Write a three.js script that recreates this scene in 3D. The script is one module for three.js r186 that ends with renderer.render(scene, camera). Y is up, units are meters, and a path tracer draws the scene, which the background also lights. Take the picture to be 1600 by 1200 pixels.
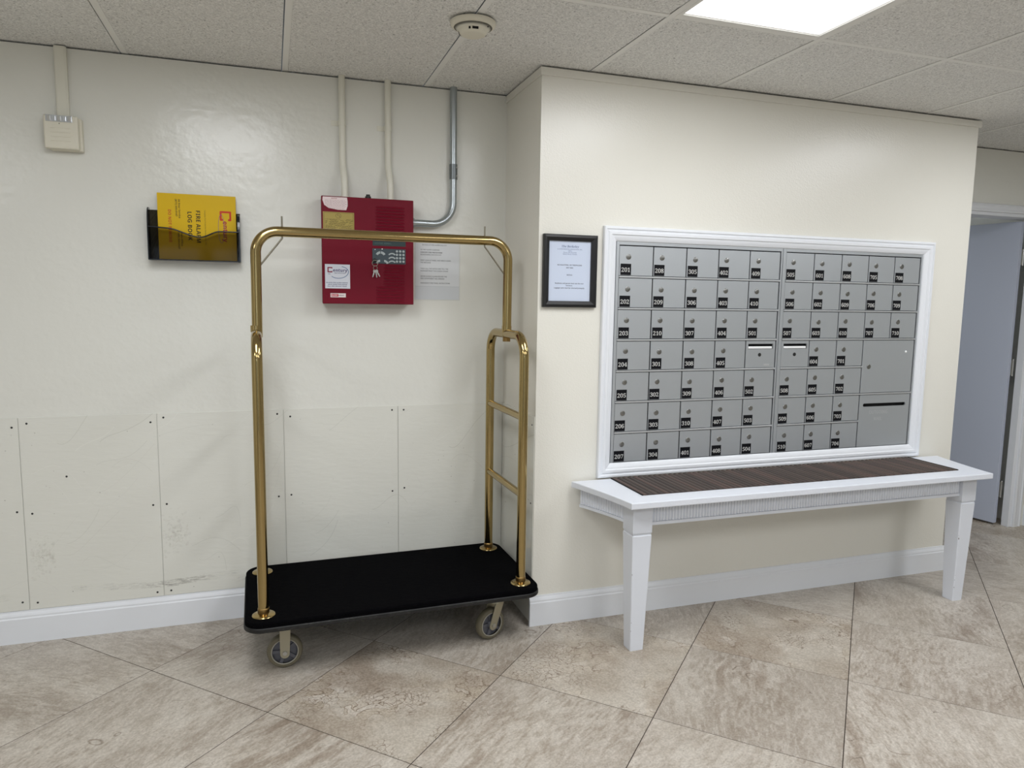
import * as THREE from 'three';
import { RoundedBoxGeometry } from 'three/addons/geometries/RoundedBoxGeometry.js';
import { mergeGeometries } from 'three/addons/utils/BufferGeometryUtils.js';
import { RectAreaLightUniformsLib } from 'three/addons/lights/RectAreaLightUniformsLib.js';
import { FontLoader } from 'three/addons/loaders/FontLoader.js';
import { TextGeometry } from 'three/addons/geometries/TextGeometry.js';

// ------------------------------------------------------------------ camera, light, exposure
const scene = new THREE.Scene();
scene.background = new THREE.Color(1.5, 1.75, 2.1);   // overcast daylight outside the glazed entrance
const camera = new THREE.PerspectiveCamera(2 * Math.atan(600 / 1121.6) * 180 / Math.PI, 4 / 3, 0.05, 60);
camera.position.set(-1.0685, 1.4371, 3.3242);
camera.rotation.set(-0.1159, -0.3231, 0.0148, 'YXZ');
const renderer = new THREE.WebGLRenderer({ antialias: true });
renderer.toneMapping = THREE.LinearToneMapping;
renderer.toneMappingExposure = 1.0;
renderer.shadowMap.enabled = true;
RectAreaLightUniformsLib.init();
const LAMP = 8.6, LAMP_COLOR = new THREE.Color(0.97, 0.996, 1.035), GLOW = 2.2;

// ------------------------------------------------------------------ room measures (metres)
const H = 2.3912, D = 0.4586, W = 2.3976, BH = 0.136, PITCH = 0.6096, GX = -0.382, GZ = 1.0836;
const X0 = -4.3, X1 = 5.2, Z1 = 6.6, WALL_TOP = H - 0.006;

// ------------------------------------------------------------------ helpers
let seed = 7;
const rnd = () => { seed = (seed * 1664525 + 1013904223) >>> 0; return seed / 4294967296; };
const rr = (a, b) => a + (b - a) * rnd();
const used = new Map();
const numbered = (n) => { const k = used.get(n) ?? 0; used.set(n, k + 1); return k ? `${n}_${String(k).padStart(3, '0')}` : n; };
function add(name, geometry, material, parent = scene) {
  const m = new THREE.Mesh(geometry, material);
  m.name = parent === scene ? numbered(name) : name; m.castShadow = m.receiveShadow = true; parent.add(m);
  if (parent !== scene) { const same = parent.children.filter((c) => c !== m && c.name.replace(/_\d{3}$/, '') === name).length; if (same) m.name = `${name}_${String(same).padStart(3, '0')}`; }
  return m;
}
function tag(o, label, category, group) { o.userData.label = label; o.userData.category = category; if (group) o.userData.group = group; return o; }
function thing(name, label, category, [x, y, z] = [0, 0, 0], turn = 0, group) {
  const o = new THREE.Group(); o.name = numbered(name); o.position.set(x, y, z); o.rotation.y = turn; scene.add(o);
  return tag(o, label, category, group);
}
function sub(name, parent) {
  const o = new THREE.Group(), same = parent.children.filter((c) => c.name.replace(/_\d{3}$/, '') === name).length;
  o.name = same ? `${name}_${String(same).padStart(3, '0')}` : name; parent.add(o); return o;
}
function structure(o) { o.userData.kind = 'structure'; return o; }
const std = (o) => new THREE.MeshStandardMaterial(o), phys = (o) => new THREE.MeshPhysicalMaterial(o);
const rgb = (r, g, b) => new THREE.Color().setRGB(r / 255, g / 255, b / 255, THREE.SRGBColorSpace);

function metres(g) {   // uv in metres on the plane each face looks along
  g = g.index ? g.toNonIndexed() : g;
  const p = g.attributes.position, uv = new Float32Array(p.count * 2), a = new THREE.Vector3(), b = new THREE.Vector3(), c = new THREE.Vector3();
  for (let i = 0; i < p.count; i += 3) {
    a.fromBufferAttribute(p, i); b.fromBufferAttribute(p, i + 1); c.fromBufferAttribute(p, i + 2);
    const n = b.clone().sub(a).cross(c.clone().sub(a)), ax = Math.abs(n.x), ay = Math.abs(n.y), az = Math.abs(n.z);
    [a, b, c].forEach((q, k) => { const s = ax > ay && ax > az ? [q.z, q.y] : ay > az ? [q.x, q.z] : [q.x, q.y]; uv[(i + k) * 2] = s[0]; uv[(i + k) * 2 + 1] = s[1]; });
  }
  g.setAttribute('uv', new THREE.BufferAttribute(uv, 2)); return g;
}
const box = (x0, x1, y0, y1, z0, z1, r = 0) => {
  const w = x1 - x0, h = y1 - y0, d = z1 - z0;
  const g = r ? new RoundedBoxGeometry(w, h, d, 2, r) : new THREE.BoxGeometry(w, h, d);
  g.translate((x0 + x1) / 2, (y0 + y1) / 2, (z0 + z1) / 2); return g;
};
const merge = (list) => mergeGeometries(list.map((g) => { g = g.index ? g.toNonIndexed() : g; for (const k of Object.keys(g.attributes)) if (!['position', 'normal', 'uv'].includes(k)) g.deleteAttribute(k); return g; }));
function flat(tris, uvs) {   // triangles as [x, y, z] triples, flat shaded
  const g = new THREE.BufferGeometry();
  g.setAttribute('position', new THREE.BufferAttribute(new Float32Array(tris.flat()), 3));
  g.setAttribute('uv', new THREE.BufferAttribute(uvs ? new Float32Array(uvs.flat()) : new Float32Array(tris.length * 2), 2));
  g.computeVertexNormals(); return g;
}
function poly(points, fillet, n = 8) {   // a polyline with rounded corners, sampled
  const P = points.map((p) => new THREE.Vector3(...p)), out = [P[0]];
  for (let i = 1; i < P.length - 1; i++) {
    const u = P[i - 1].clone().sub(P[i]), v = P[i + 1].clone().sub(P[i]), lu = u.length(), lv = v.length();
    u.normalize(); v.normalize();
    const half = u.angleTo(v) / 2, t = Math.min(fillet / Math.tan(half), lu * 0.499, lv * 0.499), r = t * Math.tan(half);
    const a = P[i].clone().addScaledVector(u, t), mid = u.clone().add(v).normalize(), c = P[i].clone().addScaledVector(mid, Math.hypot(r, t));
    const b = P[i].clone().addScaledVector(v, t), ra = a.clone().sub(c), rb = b.clone().sub(c), ang = ra.angleTo(rb);
    for (let k = 0; k <= n; k++) { const s = k / n; out.push(c.clone().addScaledVector(ra, Math.sin((1 - s) * ang) / Math.sin(ang)).addScaledVector(rb, Math.sin(s * ang) / Math.sin(ang))); }
  }
  out.push(P[P.length - 1]); return out;
}
function sweep(pts, radius, n = 20) {   // a round bar along sampled points, capped; radius a number or a function of 0..1
  const pos = [], nor = [], uv = [], idx = [], N = pts.length, T = new THREE.Vector3(), R = new THREE.Vector3(), B = new THREE.Vector3();
  const rad = typeof radius === 'function' ? radius : () => radius; let len = 0;
  for (let i = 0; i < N; i++) {
    const prev = pts[Math.max(0, i - 1)], next = pts[Math.min(N - 1, i + 1)];
    T.copy(next).sub(prev).normalize();
    if (i === 0) R.set(0, 1, 0).addScaledVector(T, -T.y).lengthSq() < 1e-4 ? R.set(1, 0, 0) : 0;
    R.addScaledVector(T, -R.dot(T)).normalize(); B.crossVectors(T, R);
    if (i) len += pts[i].distanceTo(pts[i - 1]);
    for (let k = 0; k <= n; k++) {
      const a = k / n * Math.PI * 2, d = R.clone().multiplyScalar(Math.cos(a)).addScaledVector(B, Math.sin(a)), q = pts[i].clone().addScaledVector(d, rad(i / (N - 1)));
      pos.push(q.x, q.y, q.z); nor.push(d.x, d.y, d.z); uv.push(k / n, len);
      if (i < N - 1 && k < n) { const s = i * (n + 1) + k; idx.push(s, s + 1, s + n + 1, s + 1, s + n + 2, s + n + 1); }
    }
  }
  for (const [i, sgn] of [[0, -1], [N - 1, 1]]) {
    T.copy(pts[i ? N - 1 : 1]).sub(pts[i ? N - 2 : 0]).normalize().multiplyScalar(sgn);
    const s = pos.length / 3; pos.push(...pts[i].toArray()); nor.push(...T.toArray()); uv.push(0, 0);
    for (let k = 0; k <= n; k++) { const o = (i * (n + 1) + k) * 3; pos.push(pos[o], pos[o + 1], pos[o + 2]); nor.push(...T.toArray()); uv.push(0, 0); }
    for (let k = 0; k < n; k++) sgn < 0 ? idx.push(s, s + 2 + k, s + 1 + k) : idx.push(s, s + 1 + k, s + 2 + k);
  }
  const g = new THREE.BufferGeometry();
  g.setAttribute('position', new THREE.Float32BufferAttribute(pos, 3)); g.setAttribute('normal', new THREE.Float32BufferAttribute(nor, 3)); g.setAttribute('uv', new THREE.Float32BufferAttribute(uv, 2)); g.setIndex(idx);
  return g;
}
const bar = (a, b, r, n = 16) => sweep([new THREE.Vector3(...a), new THREE.Vector3(...b)], r, n);
function moulding(x0, y0, x1, y1, profile, z = 0) {   // a mitred frame; profile is [inset from the outer edge, height] from outside in
  const tris = [], C = [[x0, y0, 1, 1], [x1, y0, -1, 1], [x1, y1, -1, -1], [x0, y1, 1, -1]];
  const at = (c, [o, h]) => [C[c][0] + C[c][2] * o, C[c][1] + C[c][3] * o, z + h];
  for (let c = 0; c < 4; c++) for (let k = 0; k < profile.length - 1; k++) {
    const a = at(c, profile[k]), b = at((c + 1) % 4, profile[k]), e = at((c + 1) % 4, profile[k + 1]), d = at(c, profile[k + 1]);
    tris.push(a, b, e, a, e, d);
  }
  return flat(tris);
}
function extrudeX(profile, x0, x1) {   // profile of [z, y] run along x
  const s = new THREE.Shape(profile.map(([z, y]) => new THREE.Vector2(-z, y))), g = new THREE.ExtrudeGeometry(s, { depth: x1 - x0, bevelEnabled: false });
  g.rotateY(Math.PI / 2); g.translate(x0, 0, 0); return g;
}
function outline(points, depth, holes = []) {   // shape in x, y pushed along z
  const s = new THREE.Shape(points.map((p) => new THREE.Vector2(...p)));
  for (const h of holes) s.holes.push(new THREE.Path(h.map((p) => new THREE.Vector2(...p))));
  return new THREE.ExtrudeGeometry(s, { depth, bevelEnabled: false });
}
const rect = (x0, y0, x1, y1) => [[x0, y0], [x1, y0], [x1, y1], [x0, y1]];
const lathe = (prof, n = 32) => new THREE.LatheGeometry(prof.map((p) => new THREE.Vector2(...p)), n);
function sheet(x0, x1, y0, y1, z, u0 = 0, v0 = 0, u1 = 1, v1 = 1, t = 0.0006) {   // a thin printed piece with a front, u and v on the front
  const g = new THREE.BoxGeometry(x1 - x0, y1 - y0, t), uv = g.attributes.uv;
  for (let i = 0; i < uv.count; i++) uv.setXY(i, u0 + uv.getX(i) * (u1 - u0), v0 + uv.getY(i) * (v1 - v0));
  return g.translate((x0 + x1) / 2, (y0 + y1) / 2, z + t / 2);
}

// ------------------------------------------------------------------ computed textures
function hash(x, y, s) { let h = (x * 374761393 + y * 668265263 + s * 1274126177) | 0; h = Math.imul(h ^ (h >>> 13), 1274126177); return ((h ^ (h >>> 16)) >>> 0) / 4294967296; }
function vnoise(x, y, per, s) {
  const xi = Math.floor(x), yi = Math.floor(y), fx = x - xi, fy = y - yi, u = fx * fx * (3 - 2 * fx), v = fy * fy * (3 - 2 * fy);
  const w = (a) => ((a % per) + per) % per, x0 = w(xi), x1 = w(xi + 1), y0 = w(yi), y1 = w(yi + 1);
  const a = hash(x0, y0, s), b = hash(x1, y0, s), c = hash(x0, y1, s), d = hash(x1, y1, s);
  return a + (b - a) * u + (c - a) * v + (a - b - c + d) * u * v;
}
function fbm(x, y, per, oct, s) { let t = 0, a = 0.5, n = 0; for (let i = 0; i < oct; i++) { t += a * vnoise(x, y, per, s + i * 17); n += a; x *= 2; y *= 2; per *= 2; a *= 0.5; } return t / n; }
function data(w, h, fn, srgb = true) {
  const d = new Uint8Array(w * h * 4);
  for (let y = 0; y < h; y++) for (let x = 0; x < w; x++) { const c = fn(x / w, y / h), o = (y * w + x) * 4; for (let k = 0; k < 3; k++) d[o + k] = Math.max(0, Math.min(255, c[k])); d[o + 3] = 255; }
  const t = new THREE.DataTexture(d, w, h); t.wrapS = t.wrapT = THREE.RepeatWrapping; t.magFilter = THREE.LinearFilter; t.minFilter = THREE.LinearMipmapLinearFilter; t.generateMipmaps = true;
  if (srgb) t.colorSpace = THREE.SRGBColorSpace; t.needsUpdate = true; return t;
}
const gray = (w, h, fn) => data(w, h, (x, y) => { const v = fn(x, y) * 255; return [v, v, v]; }, false);
function canvas(w, h, draw) {
  const c = document.createElement('canvas'); c.width = w; c.height = h; draw(c.getContext('2d'), w, h);
  const t = new THREE.CanvasTexture(c); t.colorSpace = THREE.SRGBColorSpace; t.magFilter = THREE.LinearFilter; return t;
}
const repeat = (t, k) => { const c = t.clone(); c.repeat.set(k, k); c.needsUpdate = true; return c; };
const mix = (a, b, t) => a.map((v, i) => v + (b[i] - v) * t), step = (a, b, x) => { x = Math.max(0, Math.min(1, (x - a) / (b - a))); return x * x * (3 - 2 * x); };

// travertine: cloudy grey beige with short drawn-out fibres, streaks and hairline cracks (a piece of 2.4 m)
const stone = data(2048, 2048, (x, y) => {
  const wx = fbm(x * 7, y * 7, 7, 3, 3) - 0.5, wy = fbm(x * 7, y * 7, 7, 3, 31) - 0.5, X = x + wx * 0.03, Y = y + wy * 0.03;
  const cloud = fbm(X * 10, Y * 16, 10, 4, 5), fibre = fbm(X * 80, Y * 270, 80, 2, 9), fine = fbm(x * 420, y * 560, 420, 2, 12), patch = fbm(X * 5, Y * 9, 5, 3, 21), streak = fbm(X * 10, Y * 60, 10, 4, 71), mid = fbm(X * 40, Y * 70, 40, 3, 35);
  let c = mix([160, 150, 138], [183, 175, 164], step(0.3, 0.7, cloud));
  c = mix(c, [146, 134, 120], 0.4 * step(0.5, 0.75, fibre) + 0.25 * step(0.52, 0.7, mid));
  c = mix(c, [196, 189, 179], 0.4 * step(0.48, 0.28, fibre) + 0.2 * step(0.46, 0.3, mid));
  c = mix(c, [128, 113, 98], 0.5 * step(0.53, 0.7, streak) * step(0.53, 0.66, patch));
  c = mix(c, [194, 187, 177], 0.3 * step(0.5, 0.36, patch));
  const r = Math.abs(fbm(X * 6, Y * 8, 6, 4, 55) - 0.5), k = fbm(x * 12, y * 12, 12, 2, 61);
  c = mix(c, [108, 94, 80], 0.55 * (1 - step(0, 0.004, r)) * step(0.6, 0.68, k));
  const pit = vnoise(x * 260, y * 260, 260, 91); if (pit > 0.97) c = mix(c, [90, 78, 68], 0.5);
  return c.map((v) => v + (fine - 0.5) * 36);
});
// breccia: pale fragments in a net of brown hairlines (a piece of 1.2 m)
const breccia = data(1024, 1024, (x, y) => {
  const wx = fbm(x * 14, y * 14, 14, 4, 3) - 0.5, wy = fbm(x * 14, y * 14, 14, 4, 77) - 0.5;
  const cells = (P, warp, s) => {
    const X = x + wx * warp, Y = y + wy * warp, cx = Math.floor(X * P), cy = Math.floor(Y * P), m = (a) => ((a % P) + P) % P; let d1 = 9, d2 = 9, id = 0;
    for (let i = -1; i <= 1; i++) for (let j = -1; j <= 1; j++) {
      const gx = cx + i, gy = cy + j, d = Math.hypot(gx + hash(m(gx), m(gy), s) - X * P, gy + hash(m(gx), m(gy), s + 1) - Y * P);
      if (d < d1) { d2 = d1; d1 = d; id = hash(m(gx), m(gy), s + 2); } else if (d < d2) d2 = d;
    }
    return [d2 - d1, id];
  };
  const [e1, id] = cells(20, 0.12, 1), [e2] = cells(58, 0.06, 11), fine = fbm(x * 220, y * 220, 220, 2, 12), cloud = fbm(x * 8, y * 8, 8, 4, 15), where = step(0.4, 0.6, fbm(x * 5, y * 5, 5, 3, 88));
  let c = mix([164, 153, 139], [184, 176, 164], step(0.3, 0.7, cloud));
  c = mix(c, mix([176, 164, 146], [203, 196, 186], id), 0.65 * where);
  c = mix(c, [122, 106, 90], 0.85 * (1 - step(0.01, 0.075, e1)) * where * step(0.3, 0.5, fbm(x * 20, y * 20, 20, 2, 44)));
  c = mix(c, [112, 96, 82], 0.7 * (1 - step(0.01, 0.13, e2)) * step(0.48, 0.62, fbm(x * 9, y * 9, 9, 3, 33)));
  c = mix(c, [146, 132, 117], 0.5 * step(0.56, 0.72, fbm(x * 6, y * 6, 6, 4, 99)));
  return c.map((v) => v + (fine - 0.5) * 40);
});
const speckle = data(512, 512, (x, y) => {   // mineral fibre ceiling tile, 0.6 m
  const f = fbm(x * 150, y * 150, 150, 2, 4), pit = vnoise(x * 130, y * 130, 130, 8), v = 229 + (f - 0.5) * 60 - (pit > 0.8 ? 70 * (pit - 0.8) / 0.2 : 0);
  return [v, v, v - 3];
});
const plaster = gray(1024, 1024, (x, y) => {   // trowelled and rolled paint, 2 m
  const wx = fbm(x * 6, y * 6, 6, 3, 2) - 0.5, a = fbm((x + wx * 0.1) * 10, y * 26, 2, 5, 6), b = fbm(x * 90, y * 90, 90, 3, 14), c = fbm(x * 4, y * 4, 4, 3, 24);
  return 0.45 * a + 0.2 * b + 0.35 * c;
});
const roller = gray(512, 512, (x, y) => fbm(x * 110, y * 110, 110, 3, 5));   // orange peel, 0.7 m
const pile = gray(512, 512, (x, y) => 0.5 * fbm(x * 200, y * 200, 200, 2, 5) + 0.5 * fbm(x * 20, y * 20, 20, 3, 9));

// ------------------------------------------------------------------ materials
const M = {
  wall: std({ color: rgb(228, 228, 221), roughness: 0.24, bumpMap: repeat(plaster, 0.5), bumpScale: 0.0038 }),
  mailWall: std({ color: rgb(230, 228, 219), roughness: 0.28, bumpMap: repeat(roller, 2), bumpScale: 0.00045 }),
  trim: std({ color: rgb(231, 234, 239), roughness: 0.35 }),
  tableWhite: std({ color: rgb(223, 227, 235), roughness: 0.38, bumpMap: repeat(roller, 2), bumpScale: 0.0006 }),
  grout: std({ color: rgb(58, 48, 40), roughness: 0.9 }),
  ceilingTile: std({ map: repeat(speckle, 1 / 0.6), roughness: 0.95, bumpMap: repeat(speckle, 1 / 0.6), bumpScale: 0.001 }),
  tee: std({ color: rgb(238, 238, 234), roughness: 0.6 }),
  slab: std({ color: rgb(90, 88, 84), roughness: 1 }),
  brass: std({ color: new THREE.Color(0.42, 0.315, 0.14), metalness: 1, roughness: 0.15 }),
  darkBrass: std({ color: new THREE.Color(0.30, 0.19, 0.07), metalness: 1, roughness: 0.3 }),
  steel: std({ color: new THREE.Color(0.5, 0.5, 0.48), metalness: 1, roughness: 0.32 }),
  rod: std({ color: new THREE.Color(0.25, 0.23, 0.18), metalness: 1, roughness: 0.35 }),
  conduit: std({ color: new THREE.Color(0.42, 0.46, 0.48), metalness: 0.9, roughness: 0.33 }),
  coupling: std({ color: new THREE.Color(0.2, 0.22, 0.23), metalness: 0.9, roughness: 0.4 }),
  painted: std({ color: rgb(226, 224, 211), roughness: 0.4 }),
  carpet: phys({ color: rgb(7, 7, 9), roughness: 1, bumpMap: repeat(pile, 4), bumpScale: 0.004, specularIntensity: 0.08 }),
  bumper: std({ color: rgb(26, 26, 27), roughness: 0.5, bumpMap: repeat(pile, 6), bumpScale: 0.003 }),
  fork: std({ color: new THREE.Color(0.40, 0.37, 0.28), metalness: 0.75, roughness: 0.42 }),
  bronze: std({ color: rgb(40, 33, 28), metalness: 0.5, roughness: 0.4 }),
  paving: std({ color: rgb(150, 148, 142), roughness: 0.9 }),
  tyre: std({ color: rgb(104, 98, 80), roughness: 0.6 }),
  hub: std({ color: rgb(96, 97, 104), roughness: 0.5, metalness: 0.2 }),
  rim: std({ color: rgb(158, 154, 142), roughness: 0.45 }),
  red: phys({ color: rgb(112, 4, 32), roughness: 0.45, specularIntensity: 0.45, bumpMap: repeat(roller, 3), bumpScale: 0.0004 }),
  black: std({ color: rgb(18, 18, 20), roughness: 0.35 }),
  deep: std({ color: rgb(6, 6, 7), roughness: 0.9 }),
  keypad: std({ color: rgb(62, 74, 82), roughness: 0.5 }),
  lcd: std({ color: rgb(44, 62, 62), roughness: 0.12 }),
  keyCap: std({ color: rgb(176, 184, 186), roughness: 0.5 }),
  alu: std({ color: new THREE.Color(0.52, 0.55, 0.58), metalness: 0.7, roughness: 0.4 }),
  aluRail: std({ color: new THREE.Color(0.66, 0.68, 0.70), metalness: 0.75, roughness: 0.36 }),
  lockFace: std({ color: new THREE.Color(0.30, 0.30, 0.29), metalness: 1, roughness: 0.3 }),
  keyWay: std({ color: rgb(30, 30, 30), roughness: 0.5 }),
  lip: std({ color: rgb(240, 241, 242), roughness: 0.3 }),
  smoke: phys({ color: new THREE.Color(0.44, 0.42, 0.37), transmission: 1, thickness: 0, roughness: 0.06, ior: 1.5, specularIntensity: 0.25 }),
  smokeSolid: phys({ color: rgb(22, 26, 34), roughness: 0.18 }),
  clear: phys({ color: new THREE.Color(0.94, 0.95, 0.96), transmission: 1, thickness: 0, roughness: 0.12, ior: 1.45 }),
  glass: phys({ color: new THREE.Color(0.97, 0.98, 0.98), transmission: 1, thickness: 0, roughness: 0.03, ior: 1.5 }),
  plasticWhite: std({ color: rgb(226, 222, 206), roughness: 0.5 }),
  lens: phys({ color: rgb(205, 210, 216), roughness: 0.12, metalness: 0.35, clearcoat: 1 }),
  door: std({ color: rgb(190, 197, 214), roughness: 0.4 }),
  pages: std({ color: rgb(232, 228, 212), roughness: 0.8 }),
  yellow: std({ color: rgb(214, 178, 12), roughness: 0.4 }),
  diffuser: std({ color: rgb(240, 240, 240), roughness: 0.6, emissive: new THREE.Color(1, 0.985, 0.96), emissiveIntensity: GLOW }),
};
const stoneTones = [1, 0.96, 1.02, 0.98, 1.01].map((k) => std({ map: stone, color: new THREE.Color(k, k, k), roughness: 0.36, bumpMap: stone, bumpScale: 0.0006 }));
const brecciaTone = std({ map: breccia, color: new THREE.Color(1, 1, 1), roughness: 0.38, bumpMap: breccia, bumpScale: 0.0006 });

// ------------------------------------------------------------------ floor
const floor = new THREE.Group(); floor.name = 'floor'; structure(floor); scene.add(floor);
add('grout_bed', box(X0, X1, -0.05, -0.0014, -3.2, Z1), M.grout, floor);
{
  const S = 0.598 / 2, c = 0.0007;
  function tileGeometry(u, v, turn, scale) {
    const t = [], uv = [], q = (a, b, e, f) => { for (const p of [a, b, e, a, e, f]) { t.push(p); const [x, z] = [p[0], p[2]], co = Math.cos(turn), si = Math.sin(turn); uv.push([u + (x * co - z * si) * scale, v + (x * si + z * co) * scale]); } };
    const r = (s, y) => [[-s, y, -s], [-s, y, s], [s, y, s], [s, y, -s]], A = r(S - c, 0), B = r(S, -c), C = r(S, -0.012);
    q(A[0], A[1], A[2], A[3]);
    for (let i = 0; i < 4; i++) { const j = (i + 1) % 4; q(A[i], B[i], B[j], A[j]); q(B[i], C[i], C[j], B[j]); }
    return flat(t, uv);
  }
  for (let j = -10; j < 16; j++) for (let i = -10; i < 12; i++) for (const h of [0, 0.425]) {
    const x = -0.689 + 0.85 * i + h, z = 0.83 + 0.85 * j + h;
    if (x < X0 + 0.2 || x > X1 - 0.2 || z > Z1 - 0.2) continue;
    if (z < -0.1 && !(z > -2.6 && x > 2 && x < 4.1)) continue;
    if (z < D - 0.43 && x > 0.43 && x < W - 0.43) continue;
    const veined = (i === 0 && j === 0 && !h) || (i === 2 && j === 0 && !h) || (Math.abs(x - 0.16) < 0.1 && Math.abs(z - 0.83) < 0.1) || rnd() < 0.05;
    const m = add('floor_tile', veined ? tileGeometry(rnd(), rnd(), Math.floor(rnd() * 4) * Math.PI / 2, 1 / 1.2) : tileGeometry(rnd(), rnd(), rr(-0.3, 0.3) + (rnd() < 0.25 ? Math.PI / 2 : 0), 1 / 2.4), veined ? brecciaTone : stoneTones[Math.floor(rnd() * 5)], floor);
    m.position.set(x, rr(-0.0004, 0), z); m.rotation.y = Math.PI / 4;
  }
}

// ------------------------------------------------------------------ walls
const DO = { x0: 2.62, x1: 3.521, y: 2.014 };
structure(add('wall_back', metres(outline([[X0, 0], [DO.x0, 0], [DO.x0, DO.y], [DO.x1 + 0.085, DO.y], [DO.x1 + 0.085, 0], [X1, 0], [X1, WALL_TOP], [X0, WALL_TOP]], 0.12).translate(0, 0, -0.12)), M.wall));
const HOLE = [0.352, 0.706, 2.104, 1.708];
structure(add('wall_front', metres(outline(rect(0, 0, W, WALL_TOP), 0.1, [rect(...HOLE)]).translate(0, 0, D - 0.1)), M.mailWall));
structure(add('wall_side', metres(box(0, 0.1, 0, WALL_TOP, 0, D - 0.1)), M.mailWall));
structure(add('wall_end', metres(box(W - 0.1, W, 0, WALL_TOP, 0, D - 0.1)), M.mailWall));
structure(add('wall_left', metres(box(X0 - 0.12, X0, 0, WALL_TOP, -0.12, Z1)), M.wall));
structure(add('wall_right', metres(box(X1, X1 + 0.12, 0, WALL_TOP, -0.12, Z1)), M.wall));
const EN = [-2.5, 0, -0.5, 2.1];
structure(add('wall_rear', metres(outline([[X0 - 0.12, 0], [EN[0], 0], [EN[0], EN[3]], [EN[2], EN[3]], [EN[2], 0], [X1 + 0.12, 0], [X1 + 0.12, WALL_TOP], [X0 - 0.12, WALL_TOP]], 0.12).translate(0, 0, Z1)), M.wall));
{ // glazed street entrance behind the camera
  const e = new THREE.Group(); e.name = 'door_2'; structure(e); scene.add(e); const z = Z1 + 0.04;
  const xs = [EN[0], -1.83, -1.17, EN[2]];
  for (let k = 0; k < 3; k++) {
    add('glazing_frame', moulding(xs[k] + 0.004, 0.004, xs[k + 1] - 0.004, EN[3] - 0.004, [[0, 0], [0, 0.04], [0.07, 0.04], [0.07, 0], [0, 0]], z), M.bronze, e);
    add('pane', box(xs[k] + 0.06, xs[k + 1] - 0.06, 0.06, EN[3] - 0.06, z + 0.018, z + 0.0181), M.glass, e);
  }
}
structure(add('pavement', box(-30, 30, -0.2, -0.03, Z1 + 0.121, 40), M.paving));
// the room beyond the door
structure(add('wall_far', metres(box(1.5, 3.8, 0, WALL_TOP, -2.6, -2.5)), M.wall));
structure(add('wall_far_left', metres(box(1.5, 1.6, 0, WALL_TOP, -2.5, -0.12)), M.wall));
structure(add('wall_far_right', metres(box(3.64, 3.76, 0, WALL_TOP, -2.5, -0.12)), M.wall));
// narrow strip that caps the mail wall under the ceiling
structure(add('trim_1', merge([metres(box(-0.006, W + 0.014, WALL_TOP - 0.032, WALL_TOP, D, D + 0.007, 0.002)), metres(box(W, W + 0.014, WALL_TOP - 0.032, WALL_TOP, 0.001, D, 0.002)), metres(box(-0.006, 0, WALL_TOP - 0.032, WALL_TOP, 0.001, D, 0.002))]), M.mailWall));

// skirting boards
const skirt = (z) => [[0, 0], [z, 0], [z, 0.104], [z - 0.003, 0.109], [z - 0.003, 0.116], [z - 0.0065, 0.124], [z - 0.0095, 0.1295], [z - 0.0105, BH], [0, BH]];
structure(add('baseboard_back', extrudeX(skirt(0.015), X0, -0.0155), M.trim));
structure(add('baseboard_front', extrudeX(skirt(0.015), -0.015, W + 0.015).translate(0, 0, D), M.trim));
{ const g = extrudeX(skirt(0.015), -D, 0); g.rotateY(-Math.PI / 2); g.translate(0, 0, 0.0); structure(add('baseboard_side', g, M.trim)); }
structure(add('baseboard_far', extrudeX(skirt(0.015), 3.64, X1), M.trim));

// clear protection sheets screwed over the lower wall
const scuff = canvas(2048, 640, (c, w, h) => {
  c.fillStyle = 'rgb(226,226,218)'; c.fillRect(0, 0, w, h);
  const X = (x) => (x + 2.56) / 2.56 * w, Y = (y) => (1 - (y - BH) / 0.805) * h;
  for (let i = 0; i < 2600; i++) {   // scuffed band that trolleys leave, broken up
    const x = rr(-2.55, -0.02), band = x < -1.25 ? 0.2 : 0.17, y = band + rr(-0.014, 0.014) + 0.01 * Math.sin(x * 9), a = step(0.4, 0.75, fbm((x + 3) * 4, 1, 64, 3, 5)) * (x < -1.1 ? 0.26 : 0.05);
    c.strokeStyle = `rgba(70,66,60,${a * rnd()})`; c.lineWidth = rr(0.6, 2.2); c.beginPath(); c.moveTo(X(x), Y(y)); c.lineTo(X(x) + rr(4, 26), Y(y) + rr(-1.5, 1.5)); c.stroke();
  }
  for (let i = 0; i < 70; i++) {   // long wipe marks and scratches
    const x = rr(-2.5, -0.1), y = rr(0.2, 0.9), dark = rnd() < 0.5; c.strokeStyle = dark ? `rgba(120,116,106,${rr(0.04, 0.16)})` : `rgba(250,250,246,${rr(0.1, 0.3)})`; c.lineWidth = rr(0.6, 2);
    c.beginPath(); c.moveTo(X(x), Y(y)); c.bezierCurveTo(X(x + 0.05), Y(y + rr(-0.05, 0.08)), X(x + 0.1), Y(y + rr(-0.05, 0.15)), X(x + rr(0.1, 0.25)), Y(y + rr(-0.1, 0.2))); c.stroke();
  }
  for (let i = 0; i < 420; i++) {   // grime beside the joint and about the corner by the trolley
    const s = rnd() < 0.55, x = s ? -1.54 + Math.abs(rr(-0.07, 0.07)) + rr(-0.01, 0.05) : -2.03 + rr(0, 0.09), y = s ? 0.4 + rr(-0.13, 0.16) * rnd() : 0.36 + rr(-0.12, 0.12) * rnd();
    c.fillStyle = `rgba(112,106,92,${rr(0.015, 0.07)})`; c.beginPath(); c.ellipse(X(x), Y(y), rr(1, 7), rr(1, 5), rr(0, 3), 0, 7); c.fill();
  }
  for (let i = 0; i < 90; i++) { c.fillStyle = `rgba(60,52,44,${rr(0.1, 0.5)})`; c.beginPath(); c.arc(X(rr(-2.5, -0.05)), Y(rr(0.15, 0.9)), rr(0.5, 1.6), 0, 7); c.fill(); }
});
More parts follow.
